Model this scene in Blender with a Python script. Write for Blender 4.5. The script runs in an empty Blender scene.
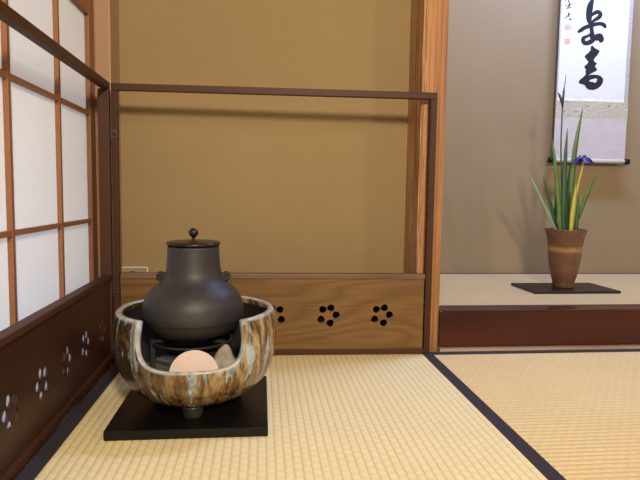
import bpy, bmesh, math, random
from math import sin, cos, pi, radians, sqrt, atan
from mathutils import Vector, Matrix
random.seed(7)
scene = bpy.context.scene
COL = scene.collection

# ------------------------------------------------------------------ helpers
def link(o, parent=None):
    COL.objects.link(o)
    if parent is not None:
        o.parent = parent
    return o

def mesh_obj(name, verts, faces, mat, parent=None, smooth=False, mats=None, fmat=None):
    me = bpy.data.meshes.new(name)
    me.from_pydata([tuple(v) for v in verts], [], faces)
    me.validate(); me.update()
    bm = bmesh.new(); bm.from_mesh(me)
    bmesh.ops.recalc_face_normals(bm, faces=bm.faces)
    bm.to_mesh(me); bm.free()
    if mats:
        for m in mats: me.materials.append(m)
        if fmat:
            for p, i in zip(me.polygons, fmat): p.material_index = i
    else:
        me.materials.append(mat)
    for p in me.polygons: p.use_smooth = smooth
    return link(bpy.data.objects.new(name, me), parent)

def bm_obj(name, bm, mat, parent=None, smooth=False):
    me = bpy.data.meshes.new(name)
    bmesh.ops.recalc_face_normals(bm, faces=bm.faces)
    bm.to_mesh(me); bm.free()
    me.materials.append(mat)
    for p in me.polygons: p.use_smooth = smooth
    return link(bpy.data.objects.new(name, me), parent)

def add_box(bm, x0, x1, y0, y1, z0, z1, bev=0.0):
    r = bmesh.ops.create_cube(bm, size=1.0)
    vs = r['verts']
    for v in vs:
        v.co = Vector(((x0+x1)/2 + v.co.x*(x1-x0), (y0+y1)/2 + v.co.y*(y1-y0), (z0+z1)/2 + v.co.z*(z1-z0)))
    if bev > 0:
        es = list({e for v in vs for e in v.link_edges})
        bmesh.ops.bevel(bm, geom=es, offset=bev, segments=2, affect='EDGES', profile=0.6)

def box(name, x0, x1, y0, y1, z0, z1, mat, parent=None, bev=0.0):
    bm = bmesh.new(); add_box(bm, x0, x1, y0, y1, z0, z1, bev)
    return bm_obj(name, bm, mat, parent)

def lathe(bm, prof, n=64, centre=(0, 0, 0), cap0=True, cap1=True):
    cx, cy, cz = centre
    rings = []
    for r, z in prof:
        rings.append([bm.verts.new((cx + r*cos(2*pi*i/n), cy + r*sin(2*pi*i/n), cz + z)) for i in range(n)])
    for a, b in zip(rings[:-1], rings[1:]):
        for i in range(n):
            bm.faces.new((a[i], a[(i+1) % n], b[(i+1) % n], b[i]))
    if cap0: bm.faces.new(rings[0][::-1])
    if cap1: bm.faces.new(rings[-1])

def tube(bm, pts, radii, n=10):
    pts = [Vector(p) for p in pts]
    if not hasattr(radii, '__len__'): radii = [radii]*len(pts)
    rings = []
    up = Vector((0.13, 0.21, 0.97))
    for i, p in enumerate(pts):
        t = (pts[min(i+1, len(pts)-1)] - pts[max(i-1, 0)]).normalized()
        s = t.cross(up)
        if s.length < 1e-3: s = t.cross(Vector((1, 0, 0)))
        s.normalize(); u = s.cross(t)
        rings.append([bm.verts.new(p + (s*cos(2*pi*k/n) + u*sin(2*pi*k/n))*radii[i]) for k in range(n)])
    for a, b in zip(rings[:-1], rings[1:]):
        for k in range(n):
            bm.faces.new((a[k], a[(k+1) % n], b[(k+1) % n], b[k]))
    bm.faces.new(rings[0][::-1]); bm.faces.new(rings[-1])

def empty(name, loc, label, cat, rotz=0, group=None):
    o = bpy.data.objects.new(name, None); link(o)
    o.location = loc; o.rotation_euler = (0, 0, rotz); o.empty_display_size = .05
    o['label'] = label; o['category'] = cat
    if group: o['group'] = group
    return o

def struct(o, label=None):
    o['kind'] = 'structure'
    if label: o['label'] = label
    return o

def smooth_prof(p, k=6):
    """Catmull-Rom through (r,z) points"""
    out = []
    for i in range(len(p)-1):
        p0 = p[max(i-1, 0)]; p1 = p[i]; p2 = p[i+1]; p3 = p[min(i+2, len(p)-1)]
        for j in range(k):
            t = j/k
            out.append(tuple(.5*((2*p1[a]) + (-p0[a]+p2[a])*t + (2*p0[a]-5*p1[a]+4*p2[a]-p3[a])*t*t
                                 + (-p0[a]+3*p1[a]-3*p2[a]+p3[a])*t**3) for a in range(len(p1))))
    out.append(tuple(p[-1]))
    return out

# ------------------------------------------------------------------ materials
class NT:
    def __init__(s, name):
        s.m = bpy.data.materials.new(name); s.m.use_nodes = True
        s.t = s.m.node_tree; s.b = s.t.nodes['Principled BSDF']; s.out = s.t.nodes['Material Output']
    def n(s, typ, **kw):
        nd = s.t.nodes.new(typ)
        for k, v in kw.items(): setattr(nd, k, v)
        return nd
    def l(s, a, b): s.t.links.new(a, b)
    def math(s, op, a, b=None, c=None, clamp=False):
        nd = s.n('ShaderNodeMath', operation=op, use_clamp=clamp)
        for i, v in enumerate((a, b, c)):
            if v is None: continue
            if isinstance(v, (int, float)): nd.inputs[i].default_value = v
            else: s.l(v, nd.inputs[i])
        return nd.outputs[0]
    def coord(s, scale=(1, 1, 1), rot=(0, 0, 0)):
        tc = s.n('ShaderNodeTexCoord'); mp = s.n('ShaderNodeMapping')
        mp.inputs['Scale'].default_value = scale; mp.inputs['Rotation'].default_value = rot
        s.l(tc.outputs['Object'], mp.inputs[0]); return mp.outputs[0]
    def noise(s, vec, scale, detail=4, rough=.5, dist=0):
        nd = s.n('ShaderNodeTexNoise')
        nd.inputs['Scale'].default_value = scale; nd.inputs['Detail'].default_value = detail
        nd.inputs['Roughness'].default_value = rough; nd.inputs['Distortion'].default_value = dist
        s.l(vec, nd.inputs['Vector']); return nd.outputs['Fac']
    def ramp(s, fac, stops, interp='LINEAR'):
        r = s.n('ShaderNodeValToRGB'); r.color_ramp.interpolation = interp
        e = r.color_ramp.elements
        while len(e) < len(stops): e.new(.5)
        for el, (p, c) in zip(e, stops):
            el.position = p; el.color = (*c, 1) if len(c) == 3 else c
        s.l(fac, r.inputs[0]); return r.outputs['Color']
    def mix(s, fac, a, b, typ='MIX'):
        nd = s.n('ShaderNodeMix', data_type='RGBA', blend_type=typ)
        for sock, v in ((nd.inputs['Factor'], fac), (nd.inputs['A'], a), (nd.inputs['B'], b)):
            if isinstance(v, (int, float)): sock.default_value = v
            elif isinstance(v, tuple): sock.default_value = (*v, 1)
            else: s.l(v, sock)
        return nd.outputs['Result']
    def bump(s, h, strength=.3, dist=.001):
        nd = s.n('ShaderNodeBump'); nd.inputs['Strength'].default_value = strength
        nd.inputs['Distance'].default_value = dist
        s.l(h, nd.inputs['Height']); s.l(nd.outputs[0], s.b.inputs['Normal'])
    def fin(s, color=None, rough=.5, spec=.5, **kw):
        if color is not None:
            if isinstance(color, tuple): s.b.inputs['Base Color'].default_value = (*color, 1)
            else: s.l(color, s.b.inputs['Base Color'])
        s.b.inputs['Roughness'].default_value = rough
        s.b.inputs['Specular IOR Level'].default_value = spec
        for k, v in kw.items(): s.b.inputs[k.replace('_', ' ')].default_value = v
        return s.m

def plain(name, c, rough=.5, spec=.5, vary=.12, scale=30, bump=0, **kw):
    t = NT(name); v = t.coord()
    f = t.noise(v, scale, 5)
    lo = tuple(x*(1-vary) for x in c); hi = tuple(min(1, x*(1+vary)) for x in c)
    col = t.ramp(f, [(.3, lo), (.7, hi)])
    if bump: t.bump(t.noise(v, scale*6, 4), bump, .001)
    return t.fin(col, rough, spec, **kw)

def wood(name, dark, light, axis='X', rings=9, rough=.5, spec=.4, scale=3.0, stretch=.12, contrast=.55, fine=.35, pos=.5, bump=.08):
    """grain runs along axis"""
    t = NT(name)
    sc = {'X': (stretch, 1, 1), 'Y': (1, stretch, 1), 'Z': (1, 1, stretch)}[axis]
    v = t.coord(sc)
    n1 = t.noise(v, scale, 2, .4, .3)
    w = t.math('MULTIPLY', n1, rings)
    w = t.math('FRACT', w)
    w = t.math('PINGPONG', t.math('MULTIPLY', w, 2), 1)
    w = t.math('POWER', w, 1.6)
    fs = {'X': (.02, 1, 1), 'Y': (1, .02, 1), 'Z': (1, 1, .02)}[axis]
    f = t.noise(t.coord(fs), 260, 3, .6)
    val = t.math('ADD', t.math('MULTIPLY', w, contrast), t.math('MULTIPLY', f, fine))
    col = t.ramp(val, [(.08, light), (max(.1, pos), tuple((a+b)/2 for a, b in zip(dark, light))), (.95, dark)])
    if bump: t.bump(f, bump, .0006)
    return t.fin(col, rough, spec)

M = {}
# plaster walls
def plaster(name, c, c2):
    t = NT(name); v = t.coord()
    big = t.noise(v, 2.2, 3, .6); fine = t.noise(v, 55, 6, .7); speck = t.noise(v, 260, 3, .6)
    a = t.ramp(big, [(.3, c), (.7, c2)])
    b = t.mix(t.math('MULTIPLY', fine, .18), a, tuple(x*.72 for x in c))
    t.bump(t.math('ADD', fine, speck), .22, .0012)
    return t.fin(b, .95, .15)
M['ochre'] = plaster('ochre_sand_plaster', (.295, .208, .103), (.322, .227, .113))
M['alcove'] = plaster('taupe_sand_plaster', (.262, .200, .124), (.285, .218, .136))
M['white_plaster'] = plaster('pale_plaster', (.60, .54, .43), (.64, .58, .46))
M['ceiling'] = wood('ceiling_boards', (.30, .2, .11), (.42, .3, .17), 'Y')
M['frame'] = wood('dark_stained_frame', (.028, .011, .0055), (.070, .028, .014), 'X', rings=5, rough=.5, spec=.2, contrast=.3)
M['frame_z'] = wood('dark_stained_stile', (.028, .011, .0055), (.070, .028, .014), 'Z', rings=5, rough=.5, spec=.2, contrast=.3)
M['frame_y'] = wood('dark_stained_rail', (.045, .019, .011), (.10, .044, .026), 'Y', rings=5, rough=.5, spec=.2, contrast=.3)
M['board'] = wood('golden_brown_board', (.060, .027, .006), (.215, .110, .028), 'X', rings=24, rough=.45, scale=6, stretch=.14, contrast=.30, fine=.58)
M['board_y'] = wood('shade_darkened_board', (.021, .008, .005), (.050, .019, .010), 'X', rings=8, rough=.36, scale=4.5, stretch=.22, contrast=.4)  # same board wood, left panel's shade from grazing light put into the colour
M['ledge'] = wood('brown_ledge', (.075, .038, .022), (.18, .105, .062), 'X', rings=10, rough=.5, scale=5)
def stripes(name, stops, scale, rough=.5):
    t = NT(name)
    f = t.noise(t.coord((1, 1, .018)), scale, 3, .65, .15); g = t.noise(t.coord((1, 1, .06)), scale*.25, 2)
    v = t.math('ADD', t.math('MULTIPLY', f, .75), t.math('MULTIPLY', g, .25))
    t.bump(f, .12, .001)
    return t.fin(t.ramp(v, stops), rough, .35)
M['post'] = stripes('orange_cedar_post', [(.36, (.21, .085, .028)), (.46, (.33, .145, .050)), (.56, (.44, .21, .085)), (.66, (.29, .12, .042))], 90)
M['post_side'] = stripes('coarse_grain_post', [(.38, (.13, .055, .022)), (.44, (.36, .18, .08)), (.48, (.70, .42, .23)), (.52, (.24, .11, .045)), (.56, (.66, .38, .20)), (.62, (.34, .17, .07)), (.70, (.16, .07, .03))], 95)
M['pillar'] = wood('tan_corner_pillar', (.29, .17, .095), (.41, .25, .145), 'Z', rings=3, rough=.5, scale=6, stretch=.03, contrast=.3)
M['shoji_wood'] = wood('shoji_cedar', (.145, .055, .022), (.27, .115, .050), 'Z', rings=6, rough=.5, stretch=.03, contrast=.4)
M['shoji_wood_y'] = wood('shoji_cedar_bar', (.145, .055, .022), (.27, .115, .050), 'Y', rings=6, rough=.5, stretch=.03, contrast=.4)
M['kamachi'] = wood('lacquered_red_sill', (.020, .005, .003), (.080, .016, .009), 'X', rings=4, rough=.2, spec=.32, scale=2.5, stretch=.25, contrast=.6, bump=.02)
M['sill_strip'] = wood('grey_sill_strip', (.30, .21, .16), (.45, .34, .27), 'X')
M['heri'] = plain('dark_indigo_cloth_border', (.037, .032, .040), .85, .2, .35, 300, .2)
M['heri2'] = plain('purple_brown_cloth_border', (.085, .045, .055), .85, .2, .25, 300, .2)
M['black_lacquer'] = plain('black_lacquer', (.005, .004, .004), .28, .25, .2, 12)
M['black_stain'] = plain('black_thin_board', (.013, .011, .010), .35, .4, .3, 40)
M['cutout_dark'] = plain('dark_behind_cutouts', (.018, .010, .007), .7, .15)  # near-black so the gap behind the screen's cut-outs reads dark
M['iron'] = None
t = NT('cast_iron'); v = t.coord()
f = t.noise(v, 60, 6, .65)
col = t.ramp(f, [(.3, (.023, .021, .021)), (.7, (.037, .034, .034))])
t.bump(t.noise(v, 420, 4, .6), .35, .0006)
M['iron'] = t.fin(col, .50, .5, Metallic=.25)
M['iron_lid'] = plain('dark_bronze_lid', (.022, .019, .018), .3, .6, .2, 40, Metallic=.6)
M['iron_black'] = plain('sooty_iron', (.020, .018, .017), .6, .35, .2, 60, .2, Metallic=.1)
M['clay'] = plain('pink_white_clay', (.66, .52, .45), .85, .2, .05, 20)
M['ash'] = plain('grey_ash', (.15, .135, .12), 1, .05, .18, 60, .6)
M['stone'] = plain('grey_ash_lump', (.30, .26, .215), 1, .05, .25, 50, .6)
M['vase'] = None
t = NT('brown_bronze_vase')
tc = t.n('ShaderNodeTexCoord'); sx = t.n('ShaderNodeSeparateXYZ'); t.l(tc.outputs['Object'], sx.inputs[0])
nz = t.noise(t.coord((1, 1, 1.2)), 24, 5, .6)
band = t.math('SUBTRACT', 1, t.math('MULTIPLY', t.math('ABSOLUTE', t.math('SUBTRACT', sx.outputs[2], t.math('ADD', .137, t.math('MULTIPLY', t.math('SUBTRACT', nz, .5), .012)))), 75), clamp=True)
base = t.ramp(nz, [(.3, (.095, .044, .026)), (.7, (.165, .080, .047))])
col = t.mix(t.math('MULTIPLY', band, t.math('MULTIPLY', nz, 1.1)), base, (.52, .33, .13))
t.bump(nz, .15, .001)
M['vase'] = t.fin(col, .38, .5)
M['plate_white'] = plain('cream_plastic', (.62, .55, .42), .5, .4, .04, 20)
M['plate_face'] = plain('tan_plastic_face', (.30, .235, .15), .5, .4, .04, 20)
M['dark_hole'] = plain('dark_socket', (.05, .04, .03), .6)
M['metal'] = plain('dull_brass_hinge', (.07, .05, .04), .45, .3, .2, 60, Metallic=.5)
# shoji paper: thin, lets daylight through
t = NT('shoji_paper'); v = t.coord()
fib = t.noise(v, 130, 5, .7)
colr = t.ramp(fib, [(.3, (.86, .84, .81)), (.7, (.91, .89, .86))])
d = t.n('ShaderNodeBsdfDiffuse'); tr = t.n('ShaderNodeBsdfTranslucent'); mx = t.n('ShaderNodeMixShader')
t.l(colr, d.inputs[0]); t.l(colr, tr.inputs[0]); mx.inputs[0].default_value = .33
t.l(d.outputs[0], mx.inputs[1]); t.l(tr.outputs[0], mx.inputs[2]); t.l(mx.outputs[0], t.out.inputs[0])
M['paper'] = t.m

# tatami: ridge geometry plus woven bump / warp-line colour
def tatami(name, c, c2, line, ridge_axis, k=.5):
    t = NT(name)
    tc = t.n('ShaderNodeTexCoord'); s = t.n('ShaderNodeSeparateXYZ'); t.l(tc.outputs['Object'], s.inputs[0])
    across = s.outputs[0] if ridge_axis == 'Y' else s.outputs[1]
    along = s.outputs[1] if ridge_axis == 'Y' else s.outputs[0]
    u = t.math('MULTIPLY', across, 1/.015)
    fl = t.math('FLOOR', u); fr = t.math('FRACT', u)
    g = t.math('POWER', t.math('ABSOLUTE', t.math('SUBTRACT', t.math('MULTIPLY', fr, 2), 1)), 5)      # 1 in the groove
    seg = t.math('ADD', t.math('MULTIPLY', along, 1/.022), t.math('MULTIPLY', fl, .5))
    sg = t.math('ABSOLUTE', t.math('SINE', t.math('MULTIPLY', seg, pi)))
    rush = t.math('SINE', t.math('MULTIPLY', along, 2*pi/.0016))
    sc = (1, .25, 1) if ridge_axis == 'X' else (.25, 1, 1)
    ns = t.noise(t.coord(sc), 260, 4, .7); big = t.noise(t.coord(), 5, 4, .6)
    base = t.ramp(t.math('ADD', t.math('MULTIPLY', ns, .7), t.math('MULTIPLY', big, .3)), [(.35, c2), (.62, c)])
    col = t.mix(t.math('MULTIPLY', g, k), base, line)
    col = t.mix(t.math('MULTIPLY', t.math('SUBTRACT', 1, sg), .16), col, line)
    h = t.math('ADD', t.math('MULTIPLY', sg, .8), t.math('MULTIPLY', rush, .10))
    t.bump(h, .35, .0012)
    return t.fin(col, .55, .3)
M['tatami'] = tatami('woven_rush', (.84, .73, .435), (.76, .64, .36), (.48, .36, .17), 'Y', .6)
M['tatami2'] = tatami('woven_rush_sheen_tone', (.76, .58, .29), (.66, .49, .23), (.42, .29, .11), 'X', .5)  # same rush; the mats' tones differ to stand in for directional sheen
M['tatami3'] = tatami('woven_rush_fine', (.56, .40, .205), (.50, .355, .18), (.38, .28, .16), 'X', .2)
M['mat_core'] = plain('mat_straw_core', (.40, .31, .17), .9)

# glaze of the brazier
t = NT('drip_glazed_stoneware')
at = t.n('ShaderNodeAttribute', attribute_name='rimdist', attribute_type='GEOMETRY')
ang = t.n('ShaderNodeAttribute', attribute_name='ang', attribute_type='GEOMETRY')
cmb = t.n('ShaderNodeCombineXYZ')
tc = t.n('ShaderNodeTexCoord'); s = t.n('ShaderNodeSeparateXYZ'); t.l(tc.outputs['Object'], s.inputs[0])
t.l(ang.outputs['Fac'], cmb.inputs[0]); t.l(t.math('MULTIPLY', s.outputs[2], 1.7), cmb.inputs[1])
str1 = t.noise(cmb.outputs[0], 7, 6, .70, .30)
cmb2 = t.n('ShaderNodeCombineXYZ'); t.l(t.math('ADD', ang.outputs['Fac'], 7.3), cmb2.inputs[0]); t.l(t.math('MULTIPLY', s.outputs[2], 1.5), cmb2.inputs[1])
str2 = t.noise(cmb2.outputs[0], 7, 4, .6, .3)
blot = t.noise(t.coord(), 30, 6, .66, 1.2)
body = t.ramp(str1, [(.30, (.012, .007, .004)), (.40, (.045, .025, .010)), (.47, (.17, .085, .026)), (.54, (.38, .25, .11)), (.60, (.50, .42, .27)), (.66, (.24, .13, .04)), (.76, (.06, .03, .012))])
dark = t.ramp(blot, [(.40, (.018, .010, .006)), (.48, (.10, .05, .018)), (.55, (.26, .155, .055)), (.62, (.10, .055, .02)), (.70, (.38, .27, .13))])
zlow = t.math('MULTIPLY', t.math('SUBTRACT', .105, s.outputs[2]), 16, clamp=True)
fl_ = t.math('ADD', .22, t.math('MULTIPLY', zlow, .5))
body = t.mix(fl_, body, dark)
# darker, browner towards the left side
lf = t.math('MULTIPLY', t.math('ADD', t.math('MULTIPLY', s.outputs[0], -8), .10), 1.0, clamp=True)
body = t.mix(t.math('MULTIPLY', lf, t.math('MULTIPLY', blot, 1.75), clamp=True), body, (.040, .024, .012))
body = t.mix(1.0, body, (.86, .86, .82), 'MULTIPLY')
drip = t.math('SUBTRACT', t.math('MULTIPLY', str2, .46), .240)
dm = t.math('MULTIPLY', t.math('SUBTRACT', drip, t.math('MULTIPLY', at.outputs['Fac'], .42)), 60, clamp=True)
grey = t.ramp(blot, [(.38, (.13, .17, .20)), (.6, (.38, .45, .49))])
body = t.mix(t.math('MULTIPLY', dm, .85), body, grey)
rimm = t.math('SUBTRACT', 1, t.math('MULTIPLY', at.outputs['Fac'], 150), clamp=True)
body = t.mix(rimm, body, t.ramp(blot, [(.35, (.22, .21, .19)), (.6, (.46, .46, .43))]))
t.bump(t.math('ADD', str1, t.math('MULTIPLY', dm, .4)), .35, .003)
M['glaze'] = t.fin(body, .24, .55)
M['foot_glaze'] = plain('dark_glazed_foot', (.030, .024, .020), .25, .5, .4, 60)
M['bowl_in'] = plain('black_bowl_inside', (.018, .015, .013), .6, .3)  # even near-black over the whole inner surface

# leaves / flower
def leafm(name, a, b):
    t = NT(name); f = t.noise(t.coord((1, 1, .05)), 300, 3)
    t.fin(t.ramp(f, [(.3, a), (.7, b)]), .42, .4)
    return t.m
M['leaf'] = leafm('iris_leaf', (.085, .17, .045), (.15, .27, .075))
M['leaf_dark'] = leafm('iris_leaf_dark', (.035, .10, .045), (.07, .17, .075))
M['leaf_light'] = leafm('iris_leaf_light', (.20, .33, .16), (.30, .42, .22))
M['leaf_yellow'] = leafm('iris_leaf_yellow', (.42, .46, .07), (.58, .60, .12))
M['stem_dark'] = leafm('iris_bud_stem', (.04, .075, .06), (.075, .12, .09))
M['bud'] = leafm('iris_bud', (.02, .025, .06), (.05, .055, .12))
M['petal'] = leafm('iris_petal', (.055, .035, .24), (.11, .075, .38))
M['petal_mark'] = plain('iris_petal_mark', (.75, .60, .12), .6)

# scroll
t = NT('scroll_writing_paper'); t.fin(t.ramp(t.noise(t.coord(), 60, 5, .6), [(.3, (.62, .65, .68)), (.7, (.66, .69, .72))]), .8, .2); M['s_paper'] = t.m
t = NT('scroll_lower_mount'); t.fin(t.ramp(t.noise(t.coord((1, 1, 3)), 14, 4, .6), [(.3, (.44, .42, .45)), (.7, (.51, .49, .52))]), .8, .2); M['s_lower'] = t.m
t = NT('scroll_brocade')
vo = t.n('ShaderNodeTexWave', wave_type='RINGS'); vo.inputs['Scale'].default_value = 7; vo.inputs['Distortion'].default_value = 14; vo.inputs['Detail'].default_value = 2; vo.inputs['Detail Scale'].default_value = 2.0
t.l(t.coord((1, 1, 1.8)), vo.inputs[0])
t.fin(t.ramp(vo.outputs['Fac'], [(.35, (.44, .43, .36)), (.55, (.20, .19, .135)), (.8, (.46, .44, .37))]), .6, .3); M['s_brocade'] = t.m
t = NT('scroll_side_mount'); t.fin(t.ramp(t.noise(t.coord(), 120, 4, .6), [(.3, (.30, .30, .30)), (.7, (.46, .46, .47))]), .7, .2); M['s_side'] = t.m
M['ink'] = plain('black_brush_ink', (.018, .018, .026), .7, .2)
M['seal'] = plain('faded_red_seal_ink', (.62, .20, .24), .8, .2)

# ------------------------------------------------------------------ measures
CAM = Vector((0, 0, .45))
YW = 1.70          # ochre wall
HK = .117          # alcove floor height
YK = 1.546         # front of alcove sill
YB = 2.30          # alcove back wall
XP0, XP1 = .445, .5155   # alcove post
RX1 = 2.65
ZC = 2.35

# ------------------------------------------------------------------ room shell
struct(box('floor', -.60, RX1+.1, -2.6, YB+.1, -.12, -.056, M['mat_core']))
struct(box('wall_back', -.60, XP0+.02, YW, YW+.08, -.056, ZC, M['ochre']))
struct(box('trim_1', -.405, XP0, YK+.012, YW, -.056, .0, M['cutout_dark']), 'narrow floor board behind the folding screen')
struct(box('wall_alcove_back', XP1-.05, RX1, YB, YB+.08, -.056, ZC, M['alcove']))
struct(box('wall_alcove_left', XP0+.02, XP1-.004, YW+.0, YB, -.056, ZC, M['alcove']))
struct(box('wall_right', RX1, RX1+.08, -2.6, YB+.08, -.056, ZC, M['white_plaster']))
struct(box('ceiling', -.60, RX1+.08, -2.6, YB+.08, ZC, ZC+.05, M['ceiling']))
struct(box('trim_2', XP1, RX1, YK, YK+.09, 1.78, 1.88, M['pillar'], bev=.003), 'wooden lintel across the top of the alcove')
struct(box('wall_above_alcove', XP1, RX1, YK+.025, YK+.07, 1.88, ZC, M['alcove']))
struct(box('added_cutout_backing', -.406, XP0, YW-.008, YW-.0002, .0, .150, M['cutout_dark']))  # unseen dark strip, added so the screen's cut-outs read black
# alcove floor base
struct(box('floor_alcove', XP1, RX1, YK+.05, YB, -.056, HK-.012, M['mat_core']))

# lacquered alcove sill
bm = bmesh.new(); add_box(bm, XP1, RX1, YK, YK+.060, .010, HK, .0035)
struct(bm_obj('trim_3', bm, M['kamachi']), 'glossy red-brown lacquered sill in front of the alcove')
struct(box('trim_4', XP1, RX1, YK-.012, YK+.01, -.056, .0085, M['sill_strip']), 'pale thin strip under the lacquered alcove sill')

# alcove post: smooth front, coarse side
b = .010
pv = [(XP0+b, YK+.004), (XP1-b*.6, YK+.004), (XP1, YK+.004+b*.6), (XP1, YW+.05), (XP0, YW+.05), (XP0, YK+.004+b)]
verts = [(x, y, z) for z in (-.056, ZC) for x, y in pv]
n = len(pv)
faces = [(i, (i+1) % n, n+(i+1) % n, n+i) for i in range(n)] + [tuple(range(n))[::-1], tuple(range(n, 2*n))]
fm = [0, 0, 0, 0, 1, 1, 0, 0]
post = mesh_obj('trim_5', verts, faces, None, mats=[M['post'], M['post_side']], fmat=fm)
struct(post, 'orange cedar alcove post with coarse grain on its left side')
# corner pillar
struct(box('trim_6', -.50, -.407, 1.60, YW, -.056, ZC, M['pillar'], bev=.003), 'smooth tan corner pillar between paper screen and ochre wall')

# ------------------------------------------------------------------ shoji (window wall on the left)
XS = -.45
sh = bpy.data.objects.new('door_1', None); link(sh); sh.location = (XS, 0, 0)
struct(sh, 'sliding paper screen with cedar lattice along the left')
NEAR = .30
ys = [1.072-.255*k for k in range(3)] + [1.327]     # uprights
box('paper', -.0095, -.0085, NEAR+.01, 1.55, .01, .905, M['paper'], sh)
box('stile', -.016, .003, 1.5485, 1.594, .0, .940, M['shoji_wood'], sh, .0015)
box('stile', -.016, .003, NEAR-.03, NEAR+.01, .0, .940, M['shoji_wood'], sh, .0015)
box('bottom_rail', -.016, .003, NEAR+.01, 1.5483, .0, .012, M['shoji_wood_y'], sh, .0015)
box('top_rail', -.016, .003, NEAR+.01, 1.5483, .902, .940, M['shoji_wood_y'], sh, .0015)
for y in sorted(ys):
    box('lattice_upright', -.0083, .0018, y-.0050, y+.0050, .012, .902, M['shoji_wood'], sh)
for z in (.090, .3685, .651):
    box('lattice_crossbar', -.0083, .0008, NEAR+.01, 1.5483, z-.0052, z+.0052, M['shoji_wood_y'], sh)
struct(box('trim_7', XS-.035, XS+.012, NEAR-.1, 1.60, -.056, .0, M['shoji_wood_y']), 'wooden track under the paper screen')
struct(box('wall_left', XS-.045, XS+.0, -2.6, NEAR-.03, -.056, ZC, M['white_plaster']))
struct(box('trim_8', XS-.045, XS+.002, NEAR-.03, 1.5945, .9405, .990, M['shoji_wood_y']), 'wooden lintel above the paper screen')
struct(box('wall_above_screen', XS-.045, XS+.0, NEAR-.03, 1.5945, .990, ZC, M['ochre']))
struct(box('trim_9', XS-.05, XS+.004, 1.5945, 1.5998, -.056, ZC, M['pillar']), 'jamb strip beside the corner pillar')

# ------------------------------------------------------------------ tatami mats
def ridged(name, x0, x1, y0, y1, axis, mat, parent, ox, oy, amp=.0011, base=-.012):
    """scalloped sheet; ridge pitch 15 mm"""
    verts = []; faces = []
    sub = 8
    a0, a1 = (x0, x1) if axis == 'Y' else (y0, y1)
    N = max(2, int(round((a1-a0)/.015*sub)))
    prof = []
    for i in range(N+1):
        a = a0 + (a1-a0)*i/N
        h = abs(sin(pi*(a)/.015))**.6
        prof.append((a, -.0012 + amp*h))
    for a, z in prof:
        if axis == 'Y':
            verts += [(a, y0, z), (a, y1, z)]
        else:
            verts += [(x0, a, z), (x1, a, z)]
    for i in range(N):
        faces.append((2*i, 2*i+2, 2*i+3, 2*i+1))
    k = len(verts)
    verts += [(x0, y0, base), (x1, y0, base), (x1, y1, base), (x0, y1, base)]
    faces.append((k, k+1, k+2, k+3))
    o = mesh_obj(name, verts, faces, mat, parent, smooth=False)
    return o

XL, XR = -.3487, .4579
m1 = empty('tatami_mat', (XL-.030, -.30, 0), 'tatami mat toned pale for sheen with lengthwise ridges under the brazier and folding screen', 'tatami mat')
L = YK-.012+.30
box('mat_core', 0, XR-XL+.06, 0, L, -.055, -.0125, M['mat_core'], m1)
ridged('rush_surface', .03, XR-XL+.03, 0, L, 'Y', M['tatami'], m1, 0, 0)
for x in (0.0005, XR-XL+.03):
    box('cloth_border', x, x+.0295, 0, L, -.0124, .0004, M['heri'], m1, .0003).data.polygons
m2 = empty('tatami_mat', (XR+.0305, YK-.0125-.867, 0), 'tatami mat toned golden for sheen with crosswise ridges in front of the alcove', 'tatami mat')
W = .867; LX = RX1-XR-.031
box('mat_core', 0, LX, 0, W, -.055, -.0125, M['mat_core'], m2)
ridged('rush_surface', 0, LX, .03, W-.0265, 'X', M['tatami2'], m2, 0, 0)
for y in (0, W-.026):
    box('cloth_border', 0, LX, y, y+.0255, -.0124, .0004, M['heri'], m2, .0003)
# alcove mat
m3 = empty('alcove_mat', (XP1+.001, YK+.061, HK-.012), 'thin woven mat edged in purple cloth on the raised alcove floor', 'tatami mat')
WD = YB-.001-(YK+.061); LX3 = RX1-XP1-.002
o = ridged('rush_surface', 0, LX3, .016, WD-.014, 'X', M['tatami3'], m3, 0, 0, .0006, -.0115)
o.location.z = .012
box('cloth_border', 0, LX3, 0, .016, .0002, .0124, M['heri2'], m3)
box('cloth_border', 0, LX3, WD-.014, WD, .0002, .0124, M['heri2'], m3)

# ------------------------------------------------------------------ folding screen
SX, SY = -.4035, 1.5345
H = .728
scr = empty('folding_screen', (SX, SY, .0005), 'low two-panel folding screen with open dark frame and flower cut-outs around the brazier', 'screen')
aB = -.0247   # back panel turned slightly
aL = -.0133

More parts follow.
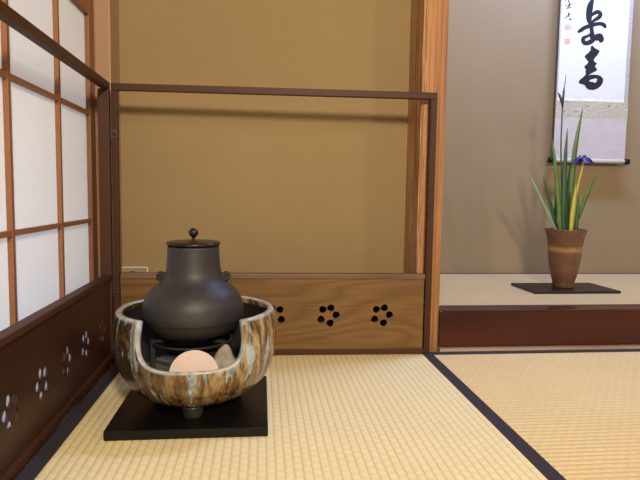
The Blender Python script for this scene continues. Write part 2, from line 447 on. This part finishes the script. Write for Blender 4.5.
def pierced(name, w, z0, z1, centres, mirror, mat, parent, thick, rot, y0):
    cu = bpy.data.curves.new(name, 'CURVE'); cu.dimensions = '2D'; cu.fill_mode = 'BOTH'
    def poly(pts):
        sp = cu.splines.new('POLY'); sp.points.add(len(pts)-1); sp.use_cyclic_u = True
        for p, (x, y) in zip(sp.points, pts): p.co = (x, y, 0, 1)
    poly([(0, z0), (w, z0), (w, z1), (0, z1)])
    ang = [66, 128, 205, 282, 0]
    for (cx, cz), mi in zip(centres, mirror):
        for a in ang:
            a = radians(a + 4)
            if mi: a = pi - a
            px, pz = cx + .0222*cos(a), cz + .0225*sin(a)
            pts = []
            for k in range(16):
                b = 2*pi*k/16
                rr = .0101*(1 + .05*cos(3*(b - a)))
                pts.append((px + rr*cos(b)*1.02, pz + rr*sin(b)))
            poly(pts[::-1])
    cu.extrude = thick/2
    tmp = bpy.data.objects.new('tmp', cu); COL.objects.link(tmp)
    dg = bpy.context.evaluated_depsgraph_get(); dg.update()
    me = bpy.data.meshes.new_from_object(tmp.evaluated_get(dg))
    bpy.data.objects.remove(tmp); bpy.data.curves.remove(cu)
    me.transform(Matrix.Translation((0, y0, 0)) @ Matrix.Rotation(pi/2, 4, 'X'))
    me.materials.clear(); me.materials.append(mat); me.name = name
    o = bpy.data.objects.new(name, me); link(o, parent); o.rotation_euler = (0, 0, rot)
    return o

def part(name, b, mat, rot, bev=.0015, off=(0, 0, 0), parent=None):
    o = box(name, *b, mat, parent or scr, bev); o.rotation_euler = (0, 0, rot); o.location = off
    return o
T = .018
# back panel (local x along the panel from the corner)
XA, XB = .012, .8815
part('top_rail', (XA, XB, 0, T, H-.018, H), M['frame'], aB)
part('stile', (XA, XA+.0150, 0, T, 0, H-.0181), M['frame_z'], aB)
part('stile', (XB-.0175, XB, 0, T+.004, 0, H-.0181), M['frame_z'], aB)
bx0, bx1 = XA+.0177, XB-.0215
ob = pierced('lower_board', bx1-bx0, .0165, .213, [((c+.3985-bx0), .111) for c in (-.26, -.109, .0435, .1925, .3432)],
        [True, True, True, False, False], M['board'], scr, .010, aB, .0065)
ob.location = Vector((bx0*cos(aB), bx0*sin(aB), 0))
part('ledge', (XA+.0177, XB-.019, -.0015, .022, .2132, .2282), M['ledge'], aB, .0025)
part('bottom_rail', (XA+.0177, XB-.0177, -.001, T, 0, .0162), M['frame'], aB)
# left panel (runs toward the camera along -y)
rL = -pi/2 - aL
LL = .745
def lpart(name, s0, s1, w0, w1, z0, z1, mat, bev=.0015, parent=None):
    # s along the panel from the corner, w = thickness measured to the left of its face
    return part(name, (s0, s1, -w1, -w0, z0, z1), mat, rL, bev, (.0105, 0, 0), parent)
# after rotation by -90deg: local +x -> -y ; local +y -> +x
lpart('top_rail', .0, LL, 0, .020, H-.018, H, M['frame'])
lpart('stile', -.004, .016, 0, .028, 0, H-.0181, M['frame_z'])
lpart('stile', LL-.018, LL, 0, .022, 0, H-.0181, M['frame_z'])
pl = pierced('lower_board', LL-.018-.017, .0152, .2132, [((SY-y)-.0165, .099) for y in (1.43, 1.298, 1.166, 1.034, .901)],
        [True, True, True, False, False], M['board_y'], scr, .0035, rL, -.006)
pl.location = Vector((.0105, -.0165, 0))
lpart('ledge', .0165, LL-.0182, -.0015, .022, .2134, .2262, M['frame'], .002)
lpart('bottom_rail', .0165, LL-.0182, -.004, .020, 0, .0150, M['frame'])
# hinges in the corner
for z in (.60, .18):
    hg = part('hinge', (-.0155, .0125, -.0022, -.0003, z-.016, z+.008), M['metal'], 0, .0006, (.0145, -.0002, 0))
    hg.name = 'hinge'
    bm = bmesh.new()
    for dx in (-.0, ):
        lathe(bm, smooth_prof([(.0005, 0), (.0042, .0006), (.0046, .002), (.0028, .0048), (.0004, .0056)], 3), 14)
    kn = bm_obj('hinge_pin', bm, M['metal'], hg, True)
    kn.rotation_euler = (pi/2, 0, 0); kn.location = (.006, -.002, z-.004)

# ------------------------------------------------------------------ wall outlet
ot = empty('wall_outlet', (-.377, YW, .1905), 'small cream wall outlet box low on the ochre wall by the screen corner', 'outlet')
bm = bmesh.new()
add_box(bm, -.048, .045, -.012, -.0005, .030, .0345, .001)
add_box(bm, .0405, .045, -.012, -.0005, -.035, .0302, .001)
add_box(bm, -.048, -.0435, -.012, -.0005, -.035, .0302, .001)
bm_obj('cover_frame', bm, M['plate_white'], ot)
box('cover_plate', -.0433, .0403, -.008, -.0005, -.035, .0299, M['plate_face'], ot)
sk = box('socket', -.006, .006, -.0095, -.0079, .015, .022, M['dark_hole'], ot)

# ------------------------------------------------------------------ brazier group
BX, BY = -.1295, 1.150
sb = empty('black_board', (BX, BY, .0), 'square black lacquered board on the tatami under the glazed brazier', 'board')
b = box('lacquered_slab', -.1495, .145, -.145, .145, .0008, .0185, M['black_lacquer'], sb, .0012)
b['label'] = 'black slab'

ZB = .0187
fu = empty('brazier', (BX, BY, ZB), 'round stoneware brazier with drip glaze and a front opening, holding the kettle', 'brazier')
prof = smooth_prof([(.030, .0150), (.070, .0165), (.104, .0265), (.133, .0520), (.149, .0820), (.1575, .118), (.1600, .150), (.1580, .175), (.1530, .1955)], 8)
prof = [(r, z) for r, z in prof]
ZR = prof[-1][1]; ZCUT = .1085
prof = [(r*1.022, z) for r, z in prof]
def r_at(z):
    for (r0, z0), (r1, z1) in zip(prof[:-1], prof[1:]):
        if z0 <= z <= z1 and z1 > z0: return r0 + (r1-r0)*(z-z0)/(z1-z0)
    return prof[0][0] if z < prof[0][1] else prof[-1][0]
cols = []
HA = radians(37.0)
fc = -pi/2 + radians(1.2)
nn = 4.6
K = 56
for i in range(K+1):                       # through the opening
    ph = -pi/2 + pi*i/K
    sn, cs = sin(ph), cos(ph)
    th = HA*math.copysign(abs(sn)**(2/nn), sn)
    dp = abs(cs)**(2/nn)
    cols.append((fc+th, ZR-(ZR-ZCUT)*dp))
K2 = 110
for i in range(1, K2):
    cols.append((fc+HA+(2*pi-2*HA)*i/K2, ZR))
verts = []; rd = []; an = []; sect = []
NV = 22; TH = .0125; ZI = .055
for th, zt in cols:
    c = []
    def add(r, z, d):
        wob = 1 + .006*sin(3*th+z*30) + .004*sin(7*th+1)
        c.append(len(verts)); verts.append((r*wob*cos(th), r*wob*sin(th), z)); rd.append(d); an.append(th)
    dth = abs((th-fc+pi) % (2*pi)-pi)
    for j in range(NV+1):
        z = prof[0][1] + (zt-.004-prof[0][1])*j/NV
        # distribute radii properly near the base
        d = zt - z
        if dth >= HA and z > ZCUT-.01: d = min(d, (dth-HA)*.15+.0005)
        elif dth >= HA: d = min(d, sqrt(((dth-HA)*.15)**2+(ZCUT-z)**2))
        add(r_at(z), z, max(d, .0))
    ro = r_at(zt)
    add(ro-.0010, zt-.0012, 0.0); add(ro-.0045, zt, 0.0); add(ro-.0085, zt-.0003, 0.0); add(ro-TH, zt-.0030, .001)
    for j in range(1, 13):
        z = zt-.003 + (ZI-zt+.003)*j/12
        add(r_at(z)-TH, z, .5)
    sect.append(c)
NS = len(sect[0]); NC = len(cols)
faces = []; fm = []
for i in range(NC):
    a, b2 = sect[i], sect[(i+1) % NC]
    for j in range(NS-1):
        faces.append((a[j], b2[j], b2[j+1], a[j+1])); fm.append(1 if j > NV+4 else 0)
faces.append(tuple(s[0] for s in sect)); fm.append(0)
faces.append(tuple(s[-1] for s in sect)); fm.append(1)
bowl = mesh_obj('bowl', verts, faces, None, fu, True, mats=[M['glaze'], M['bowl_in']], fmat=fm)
A = bowl.data.attributes.new('rimdist', 'FLOAT', 'POINT'); B = bowl.data.attributes.new('ang', 'FLOAT', 'POINT')
for i in range(len(verts)):
    A.data[i].value = rd[i]; B.data[i].value = an[i]
# tripod feet
for k in range(3):
    a = -pi/2 + k*2*pi/3 + .02
    bm = bmesh.new(); lathe(bm, smooth_prof([(.017, 0), (.0185, .006), (.020, .014), (.022, .022)], 4), 24, (.083*cos(a), .083*sin(a), 0))
    bm_obj('foot', bm, M['foot_glaze'], fu, True)

# ash bed inside
bm = bmesh.new()
R0 = .1385; rings = 14; seg = 56; cen = bm.verts.new((0, 0, .064)); last = None
for i in range(1, rings+1):
    r = R0*i/rings
    ring = []
    for k in range(seg):
        a = 2*pi*k/seg
        yy = r*sin(a); q = min(1, max(0, (-yy-.100)/.024)); q = q*q*(3-2*q)
        z = .064 + .027*q + .003*sin(5*a+i*.6)*(1-q)*i/rings
        rq = r/R0*(r_at(z)-TH-.0012); ring.append(bm.verts.new((rq*cos(a), rq*sin(a), z)))
    for k in range(seg):
        if last is None: bm.faces.new((cen, ring[k], ring[(k+1) % seg]))
        else: bm.faces.new((last[k], ring[k], ring[(k+1) % seg], last[(k+1) % seg]))
    last = ring
low = [bm.verts.new((v.co.x*.80, v.co.y*.80, .0562)) for v in last]
for k in range(seg): bm.faces.new((last[k], low[k], low[(k+1) % seg], last[(k+1) % seg]))
bm.faces.new(low)
ash = bm_obj('ash_bed', bm, M['ash'], None, True); ash.location = (BX, BY, ZB)
ash['label'] = 'pale grey bed of ash inside the glazed brazier'; ash['category'] = 'ash'; ash['kind'] = 'stuff'

# pinkish clay shield tile standing in the opening
TW, THh = .0465, .046
pts = [(TW*cos(pi*k/36), THh*sin(pi*k/36)) for k in range(37)]
bm = bmesh.new()
f0 = [bm.verts.new((x, -.0025 - .0035*(x/TW)**2*-1, z)) for x, z in pts]
f1 = [bm.verts.new((x, .0030 + .0035*(x/TW)**2, z)) for x, z in pts]
n_ = len(pts)
bm.faces.new(f0[::-1]); bm.faces.new(f1)
for k in range(n_): bm.faces.new((f0[k], f0[(k+1) % n_], f1[(k+1) % n_], f1[k]))
es = [e for e in bm.edges if len(e.link_faces) == 2 and e.calc_face_angle(0) > 1]
bmesh.ops.bevel(bm, geom=es, offset=.0012, segments=2, affect='EDGES')
tile = bm_obj('clay_tile', bm, M['clay'], None, False)
tile.location = (BX+.006, BY-.104, ZB+.087); tile.rotation_euler = (radians(-14), radians(-3), 0)
tile['label'] = 'pinkish white half-round clay tile standing in ash inside the brazier opening'; tile['category'] = 'tile'

# iron trivet
tv = empty('iron_trivet', (BX-.010, BY, ZB+.0735), 'dark iron ring trivet with upright prongs carrying the kettle in the brazier', 'trivet')
bm = bmesh.new()
N = 60
RT = .080; zt = .0560
ring = [[bm.verts.new(((RT+dr)*cos(2*pi*i/N), (RT+dr)*sin(2*pi*i/N), zt+dz)) for i in range(N)] for dr, dz in ((-.003, -.002), (.003, -.002), (.003, .002), (-.003, .002))]
for a_, b_ in zip(ring, ring[1:]+ring[:1]):
    for i in range(N): bm.faces.new((a_[i], a_[(i+1) % N], b_[(i+1) % N], b_[i]))
bm_obj('ring', bm, M['iron_black'], tv, True)
for k, a in enumerate((radians(-153), radians(-33), radians(87))):
    x, y = RT*cos(a), RT*sin(a)
    bm = bmesh.new()
    add_box(bm, x-.0042, x+.0042, y-.003, y+.003, .0, .0592, .0008)
    add_box(bm, min(x, x*.80)-.004, max(x, x*.80)+.004, min(y, y*.80)-.003, max(y, y*.80)+.003, .0595, .0630, .0008)
    bm_obj('prong', bm, M['iron_black'], tv)

# charcoal / ash lump behind the tile
bm = bmesh.new(); bmesh.ops.create_icosphere(bm, subdivisions=3, radius=1)
for v in bm.verts:
    f = 1 + .14*sin(v.co.x*5+1)*cos(v.co.y*4) + .08*sin(v.co.z*9)
    v.co = Vector((v.co.x*.024*f, v.co.y*.018*f, v.co.z*.036*f))
lump = bm_obj('charcoal_lump', bm, M['stone'], None, True)
lump.location = (BX+.061, BY-.082, ZB+.098)
lump['label'] = 'grey ash-covered lump behind the clay tile, at its right'; lump['category'] = 'charcoal'

# ------------------------------------------------------------------ kettle
KX, KY, KZ = -.1355, 1.150, .156
kt = empty('iron_kettle', (KX, KY, KZ), 'matte dark cast-iron kettle with wide neck set in the glazed brazier', 'kettle')
def KZf(z): return z-KZ
kp = [(.020, .1560), (.046, .1570), (.070, .1630), (.088, .1750), (.0975, .1925)]
kp2 = [(.0998, .1945), (.1012, .2020), (.1010, .2120), (.0985, .2280), (.0900, .2450), (.0765, .2590), (.0640, .2700), (.0565, .2830), (.0538, .2980), (.0522, .3180), (.0512, .3385)]
bm = bmesh.new()
P = smooth_prof(kp, 5) + smooth_prof(kp2, 6) + [(.0500, .3400), (.0480, .3390), (.0480, .330)]
lathe(bm, [(r, KZf(z)) for r, z in P], 96)
bm_obj('body', bm, M['iron'], kt, True)
lp = [(.030, .3360), (.0465, .3365), (.0465, .3410), (.0520, .3418), (.0538, .3434), (.0540, .3456), (.0528, .3478), (.0490, .3492), (.0475, .3488), (.0380, .3500), (.0150, .3515), (.004, .352)]
bm = bmesh.new(); lathe(bm, [(r, KZf(z)) for r, z in lp], 96)
lid = bm_obj('lid', bm, M['iron_lid'], kt, True)
bm = bmesh.new()
kn = [(.0045, .3512), (.0032, .3540), (.0030, .3560), (.0048, .3572)]
import itertools
kn += [(.0098*cos(a), .3668+.0094*sin(a)) for a in [radians(d) for d in range(-62, 90, 12)]]
kn = [(abs(r), z) for r, z in kn]
lathe(bm, [(r, KZf(z)) for r, z in kn], 32)
bm_obj('knob', bm, M['iron_lid'], lid, True)
for s in (-1, 1):
    bm = bmesh.new()
    pts = []
    for k in range(13):
        a = 2*pi*k/12
        pts.append((s*(.0655+.0050*cos(a)), 0.0+.002*sin(a), KZf(.2780)+.0060*sin(a)))
    tube(bm, pts, [.0044]*13, 10)
    add_box(bm, min(s*.053, s*.064), max(s*.053, s*.064), -.006, .006, KZf(.268), KZf(.286), .003)
    bm_obj('lug', bm, M['iron_black'], kt, True)

# ------------------------------------------------------------------ alcove: board, vase, flowers
vb = box('thin_board', -.158, .158, -.092, .092, 0, .0085, M['black_stain'], None, .0015)
vb.location = (1.0925, 1.900, HK+.0004); vb.rotation_euler = (0, 0, radians(.5))
vb['label'] = 'thin black rectangular board under the flower vase in the alcove'; vb['category'] = 'board'
VX, VY, VZ = 1.088, 1.900, HK+.0092
vs = bmesh.new()
vp = [(.040, 0), (.0425, .004), (.0445, .020), (.0530, .045), (.0600, .075), (.0650, .105), (.0680, .140), (.0715, .165), (.0780, .190), (.0845, .2045), (.0850, .2080)]
vp = smooth_prof([(r_*.845, z_) for r_, z_ in vp], 5)
inner = [(r-.005, z) for r, z in reversed(vp) if z > .02]
inner[0] = (vp[-1][0]-.004, vp[-1][1]+.001)
lathe(vs, vp + inner, 72)
vase = bm_obj('flower_vase', vs, M['vase'], None, True)
vase.location = (VX, VY, VZ)
vase['label'] = 'tall flared brown vase with a yellowish band, holding irises in the alcove'; vase['category'] = 'vase'

# camera model only used to place traced flower and scroll points at their true distance
F = 559.49
_yaw, _pitch, _roll = .1058, .0834, .0150
_f = Vector((sin(_yaw)*cos(_pitch), cos(_yaw)*cos(_pitch), -sin(_pitch)))
_r = Vector((cos(_yaw), -sin(_yaw), 0)); _u = _r.cross(_f)
RR = _r*cos(_roll) + _u*sin(_roll); UU = -_r*sin(_roll) + _u*cos(_roll)
def at_y(px, py, y):
    d = _f + RR*((px-320)/F) - UU*((py-240)/F)
    return CAM + d*(y/d.y)

ir = empty('iris_arrangement', (VX, VY, VZ+.02), 'upright irises with long green blades standing in the brown vase', 'flowers')
def blade(pts, w, y0, y1, mat, name='leaf', tw=.5):
    """long sword leaf, lens-shaped section"""
    path = smooth_prof([(p[0], p[1], y0+(y1-y0)*i/(len(pts)-1)) for i, p in enumerate(pts)], 8)
    P = [at_y(a, b_, c) for a, b_, c in path]
    base = P[0]
    P = [Vector((VX + (base.x-VX)*.3, VY+(base.y-VY)*.3, VZ+.03))] + P
    n = len(P); bm = bmesh.new(); rings = []
    for i, p in enumerate(P):
        t = i/(n-1)
        tg = (P[min(i+1, n-1)]-P[max(i-1, 0)]).normalized()
        w_ = w; side = Vector((cos(tw), sin(tw), 0)); side = (side - tg*side.dot(tg)).normalized(); nr = side.cross(tg)
        ww = 1.28*w*(min(1, .75+t) if t < .55 else max(.04, 1-((t-.55)/.45)**1.7))
        th = .0012 if t < .9 else .0006
        rings.append([bm.verts.new(p - ir.location + v) for v in (side*ww, nr*th, -side*ww, -nr*th*1.2)])
    for a, b2 in zip(rings[:-1], rings[1:]):
        for k in range(4): bm.faces.new((a[k], a[(k+1) % 4], b2[(k+1) % 4], b2[k]))
    bm.faces.new(rings[0][::-1]); bm.faces.new(rings[-1])
    return bm_obj(name, bm, mat, ir, True)
blade([(557, 232), (549, 215), (538, 192), (528, 172)], .0058, 1.88, 1.83, M['leaf_light'])
blade([(558, 232), (553, 214), (548, 195), (543, 176)], .0062, 1.90, 1.86, M['leaf_dark'], tw=.2)
blade([(561, 232), (559, 205), (556, 172), (552, 139)], .0092, 1.87, 1.84, M['leaf'], tw=.3)
blade([(564, 232), (564, 200), (565, 165), (567.5, 128)], .0085, 1.88, 1.88, M['leaf_dark'], tw=.2)
blade([(570, 232), (571, 195), (575, 150), (583, 107)], .0098, 1.90, 1.90, M['leaf'], tw=.25)
blade([(566, 232), (566, 210), (568, 190), (571, 160)], .0080, 1.93, 1.94, M['leaf_dark'], tw=.1)
blade([(572, 232), (579, 215), (588, 192), (598, 169)], .0075, 1.90, 1.87, M['leaf'], tw=.2)
blade([(571, 232), (572.5, 215), (574.5, 200), (576, 185)], .0085, 1.85, 1.83, M['leaf_yellow'], tw=.1)['label'] = 'yellow-green blade'
blade([(576, 232), (577, 220), (578, 208), (578, 193)], .0060, 1.87, 1.87, M['leaf_dark'], tw=.1)
blade([(555, 232), (555, 220), (556, 205), (555, 190)], .0055, 1.92, 1.92, M['leaf_dark'], tw=.1)
# bud stem
def stem(pts, y, r, mat, name='stem'):
    path = smooth_prof([(a, b_) for a, b_ in pts], 6)
    P = [Vector((VX, VY, VZ+.03)) - ir.location] + [at_y(a, b_, y) - ir.location for a, b_ in path]
    bm = bmesh.new(); n = len(P); tube(bm, P, [r[0]+(r[1]-r[0])*i/(n-1) for i in range(n)], 8)
    return bm_obj(name, bm, mat, ir, True)
st = stem([(563, 232), (562, 190), (561, 150), (562, 118), (563, 100), (564.5, 88), (566, 75)], 1.885, (.0035, .0011), M['stem_dark'])
bm = bmesh.new()
q = [at_y(a, b_, 1.883)-ir.location for a, b_ in ((562.6, 106), (561.2, 100), (559.6, 95.5), (558, 92.5))]
tube(bm, q, [.0030, .0046, .0038, .0012], 8)
bm_obj('bud', bm, M['bud'], st, True)
bm = bmesh.new()
q = [at_y(a, b_, 1.883)-ir.location for a, b_ in ((562.5, 108), (563, 100), (563.8, 92), (564.6, 85))]
tube(bm, q, [.0028, .0040, .0034, .0010], 8)
bm_obj('bud', bm, M['bud'], st, True)
fs = stem([(572, 232), (574.5, 205), (578, 185), (582, 168), (583, 161)], 1.86, (.0042, .0030), M['leaf_yellow'])
# bloom
FC = at_y(582.5, 160.5, 1.858) - ir.location
fl = bpy.data.objects.new('bloom', None); link(fl, ir); fl.location = FC
fl['label'] = 'open purple iris bloom'
def petal(yaw, L, W, rise, droop, name='petal'):
    bm = bmesh.new(); N = 10; K = 6; g = []
    for i in range(N+1):
        t = i/N
        x = L*t; z = rise*sin(pi*min(1, t*1.25))*1.0 - droop*t*t
        w = W*(.18+.82*sin(pi*(t**.75)*.94)) if t > 0 else W*.15
        row = []
        for k in range(K+1):
            s = -1+2*k/K
            row.append(bm.verts.new((x, w*s, z - .004*s*s + .0015*sin(9*t+k))))
        g.append(row)
    for i in range(N):
        for k in range(K): bm.faces.new((g[i][k], g[i+1][k], g[i+1][k+1], g[i][k+1]))
    r = bmesh.ops.solidify(bm, geom=bm.faces[:], thickness=.0009)
    o = bm_obj(name, bm, M['petal'], fl, True); o.rotation_euler = (0, 0, yaw)
    return o
for a in (radians(-8), radians(188), radians(-95), radians(80)):
    petal(a, .043, .0125, .012, .009)
for a in (radians(35), radians(150), radians(-60)):
    o = petal(a, .020, .006, .016, -.012, 'standard')
bm = bmesh.new(); tube(bm, [(0, 0, -.004), (0, 0, .004), (.0, 0, .011)], [.004, .0055, .002], 8)
bm_obj('flower_centre', bm, M['petal'], fl, True)

# ------------------------------------------------------------------ hanging scroll
YS = YB-.042
sc = empty('hanging_scroll', (1.395, YS, .60), 'hanging scroll with large black brush characters on the alcove wall', 'scroll')
def SL(x, z): return (x-1.395, z-.60)
TOPZ = 1.76
xl, xr = 1.220, 1.539
def sbox(name, x0, x1, z0, z1, mat, y0=-.0006, y1=.0006):
    a, c = SL(x0, z0); b2, d_ = SL(x1, z1)
    return box(name, a, b2, y0, y1, c, d_, mat, sc)
sbox('writing_paper', xl+.006, xr-.017, .8655, 1.60, M['s_paper'])
sbox('paper_border', xl+.006, xr-.017, .851, .865, plain('scroll_white_edge', (.74, .74, .74), .8))
sbox('brocade_band', xl, xr+.003, .781, .8508, M['s_brocade'])
sbox('lower_mount', xl, xr+.001, .612, .7808, M['s_lower'])
sbox('side_mount', xl, xl+.0058, .851, 1.60, M['s_side'])
sbox('side_mount', xr-.0168, xr, .851, 1.60, M['s_side'])
sbox('upper_mount', xl, xr, 1.6002, TOPZ, M['s_brocade'])
def rod(name, x0, x1, z, r, mat, parent=sc):
    a, c = SL(x0, z); b2, _ = SL(x1, z)
    bm = bmesh.new()
    prof_ = [(r*.8, 0), (r, .002), (r, b2-a-.002), (r*.8, b2-a)]
    lathe(bm, prof_, 24)
    o = bm_obj(name, bm, mat, parent, True); o.rotation_euler = (0, pi/2, 0); o.location = (a, .0, c); return o
rl = rod('roller', xl, xr, .6035, .0085, M['s_lower'])
for x0, x1 in ((xl-.019, xl-.0005), (xr+.0005, xr+.021)):
    rod('roller_knob', x0, x1, .6035, .0125, M['black_lacquer'])
rod('top_rod', xl, xr, TOPZ+.006, .007, M['frame'])
bm = bmesh.new(); tube(bm, [(SL(xl+.08, 0)[0], 0, TOPZ-.60+.010), (0, 0.01, TOPZ-.60+.11), (SL(xr-.08, 0)[0], 0, TOPZ-.60+.010)], .0018, 8)
bm_obj('hanging_cord', bm, M['s_brocade'], sc)

# ink: traced outlines laid on the paper
def ink(name, polys, mat, order):
    """polys: list of (outline, [holes]) in picture pixels of the paper plane"""
    cu = bpy.data.curves.new(name, 'CURVE'); cu.dimensions = '2D'; cu.fill_mode = 'BOTH'
    for pts in polys:
        sp = cu.splines.new('POLY'); sp.points.add(len(pts)-1); sp.use_cyclic_u = True
        for p, (px, py) in zip(sp.points, pts):
            w = at_y(px, py, YS-.001); p.co = (w.x-1.395, w.z-.60, 0, 1)
    cu.extrude = .0002
    tmp = bpy.data.objects.new('tmp', cu); COL.objects.link(tmp)
    dg = bpy.context.evaluated_depsgraph_get(); dg.update()
    me = bpy.data.meshes.new_from_object(tmp.evaluated_get(dg))
    bpy.data.objects.remove(tmp); bpy.data.curves.remove(cu)
    me.transform(Matrix.Translation((0, -.0009-.00045*order, 0)) @ Matrix.Rotation(pi/2, 4, 'X'))
    me.materials.clear(); me.materials.append(mat)
    return me
def merge(name, meshes, mat):
    bm = bmesh.new()
    for m in meshes: bm.from_mesh(m)
    me = bpy.data.meshes.new(name); bm.to_mesh(me); bm.free(); me.materials.append(mat)
    for m in meshes: bpy.data.meshes.remove(m)
    return link(bpy.data.objects.new(name, me), sc)
def stroke(pts, ox, oy, k):
    """pts (x,y,w) -> outline polygon"""
    P = smooth_prof(pts, 5); L_, R_ = [], []
    n = len(P)
    for i, (x, y, w) in enumerate(P):
        a = P[max(i-1, 0)]; b2 = P[min(i+1, n-1)]
        dx, dy = b2[0]-a[0], b2[1]-a[1]; d = math.hypot(dx, dy) or 1
        nx, ny = -dy/d*w/2, dx/d*w/2
        L_.append((x+nx, y+ny)); R_.append((x-nx, y-ny))
    def cap(p, q, e, s):
        dx, dy = p[0]-q[0], p[1]-q[1]; d = math.hypot(dx, dy) or 1
        th0 = math.atan2(dy, dx); w = e/2
        return [(p[0]+w*cos(th0+s*t_), p[1]+w*sin(th0+s*t_)) for t_ in (pi/3, pi/6, 0, -pi/6, -pi/3)]
    out = L_ + cap(P[-1], P[-2], P[-1][2], 1) + R_[::-1] + cap(P[0], P[1], P[0][2], 1)
    return [(ox+x/k, oy+y/k) for x, y in out]
K1 = 9.6
c1 = [
    [(222, -62, 20), (218, -30, 26), (214, 5, 34), (198, 45, 55), (188, 90, 62), (184, 140, 60), (183, 185, 52), (192, 222, 38)],
    [(205, 150, 26), (232, 128, 34), (262, 115, 40), (286, 124, 40), (291, 148, 40), (270, 172, 38), (240, 190, 32), (212, 212, 24)],
    [(85, 304, 28), (108, 288, 38), (145, 264, 38), (200, 246, 40), (250, 232, 36), (295, 228, 36), (325, 240, 40), (336, 256, 32)],
    [(206, 255, 36), (208, 290, 38), (212, 325, 44), (216, 360, 50), (222, 392, 30)],
    [(195, 330, 24), (165, 348, 26), (135, 362, 34), (124, 385, 38), (140, 412, 42), (172, 412, 44), (205, 396, 46), (225, 378, 40)],
    [(232, 350, 26), (262, 340, 32), (290, 340, 38), (302, 362, 42), (303, 388, 38), (290, 400, 22)],
    [(225, 372, 34), (252, 372, 34), (278, 372, 38), (296, 384, 34)],
]
ms = [ink('s', [stroke(s, 570, 0, K1)], M['ink'], i*.12) for i, s in enumerate(c1)]
merge('upper_brush_character', ms, M['ink'])
out2 = [(212, 50), (240, 78), (262, 90), (285, 105), (272, 132), (255, 155), (238, 172), (228, 195), (238, 210), (258, 222), (250, 238), (238, 255), (252, 268), (262, 285), (245, 300),
        (215, 316), (176, 338), (215, 332), (262, 334), (298, 348), (318, 375), (316, 405), (300, 435), (268, 464), (225, 480), (185, 478), (158, 463), (142, 432), (118, 424), (90, 420), (84, 398), (104, 374),
        (130, 352), (152, 328), (146, 302), (156, 286), (138, 266), (142, 246), (165, 230), (176, 212), (166, 194), (140, 162), (150, 142), (178, 122), (197, 98), (200, 66)]
hole = [(184, 388), (212, 376), (245, 368), (262, 374), (256, 396), (243, 412), (218, 402), (192, 400)]
me = ink('s', [[(570+x/9.6, 40+y/9.6) for x, y in out2], [(570+x/9.6, 40+y/9.6) for x, y in hole[::-1]]], M['ink'], 0)
merge('lower_brush_character', [me], M['ink'])
K3 = 12.64
sg = [
    [(172, -60, 9), (165, -40, 10), (175, -20, 8)], [(140, -35, 7), (205, -45, 9)], [(150, -12, 8), (200, -15, 8)],
    [(120, -20, 6), (135, 5, 12)], [(165, 0, 8), (178, 25, 14), (184, 55, 12), (165, 85, 10), (150, 108, 8)],
    [(130, 72, 8), (165, 62, 9), (205, 58, 12)], [(145, 108, 8), (180, 100, 10), (208, 95, 9)], [(188, 70, 8), (178, 92, 8)],
    [(176, 148, 8), (172, 175, 12), (162, 200, 10)], [(135, 222, 8), (158, 205, 10), (190, 178, 9), (196, 165, 7)],
    [(172, 205, 8), (190, 218, 7)], [(140, 212, 7), (136, 238, 9)], [(178, 248, 12), (205, 246, 14)], [(190, 226, 8), (198, 246, 9)],
]
ms = [ink('s', [stroke(s, 555, 0, K3)], M['ink'], 0.0) for s in sg]
merge('signature', ms, M['ink'])
def seal(cx, cy, s):
    def seg(x0, y0, x1, y1, w): return [(cx+x0*s+dx, cy+y0*s+dy) for dx, dy in ()] or [
        (cx+min(x0, x1)*s-w, cy+min(y0, y1)*s-w), (cx+max(x0, x1)*s+w, cy+min(y0, y1)*s-w), (cx+max(x0, x1)*s+w, cy+max(y0, y1)*s+w), (cx+min(x0, x1)*s-w, cy+max(y0, y1)*s+w)]
    L = [seg(-1, -1, 1, -1, .28), seg(-1, 1, 1, 1, .28), seg(-1, -1, -1, 1, .28), seg(1, -1, 1, 1, .28), seg(-1, 0, 1, 0, .22), seg(0, -1, 0, 1, .22),
         seg(-.5, -.5, -.5, .6, .2), seg(.5, -.6, .5, .5, .2)]
    ms = [ink('s', [p], M['seal'], .1*i) for i, p in enumerate(L)]
    return merge('red_seal', ms, M['seal'])
seal(567.7, 27.3, 2.5); seal(567.2, 41.5, 2.2)

# ------------------------------------------------------------------ camera
cd = bpy.data.cameras.new('camera'); cam = bpy.data.objects.new('camera', cd); COL.objects.link(cam)
cd.sensor_fit = 'HORIZONTAL'; cd.sensor_width = 36; cd.lens = F/640*36; cd.clip_start = .02
mat = Matrix((RR, UU, -_f)).transposed().to_4x4(); mat.translation = CAM
cam.matrix_world = mat
scene.camera = cam

# ------------------------------------------------------------------ light
def area(name, loc, target, sx, sy, power, col):
    ld = bpy.data.lights.new(name, 'AREA'); ld.shape = 'RECTANGLE'; ld.size = sx; ld.size_y = sy
    ld.energy = power; ld.color = col
    o = bpy.data.objects.new(name, ld); COL.objects.link(o); o.location = loc
    o.rotation_euler = (Vector(target)-Vector(loc)).to_track_quat('-Z', 'Y').to_euler()
    return o
area('room_lamp', (.30, -1.0, 1.32), (.1, 1.4, .4), .22, .22, 56, (1.0, .87, .69))
area('side_room_lamp', (2.35, -.95, 1.70), (.9, 1.9, .4), .22, .22, 16, (1.0, .84, .64))
area('alcove_lamp', (1.25, 1.80, 2.10), (1.3, 2.3, 1.0), .9, .08, 48, (.42, .57, 1.0))
area('daylight_outside', (-1.6, .9, .0), (-.45, 1.0, .35), 1.8, .8, 62, (.60, .74, 1.0))
w = bpy.data.worlds.new('world'); scene.world = w; w.use_nodes = True
bg = w.node_tree.nodes['Background']; bg.inputs[0].default_value = (1.0, .96, .90, 1); bg.inputs[1].default_value = .22

vs_ = scene.view_settings
vs_.view_transform = 'Standard'; vs_.look = 'None'; vs_.exposure = 0; vs_.gamma = 1; vs_.use_curve_mapping = False
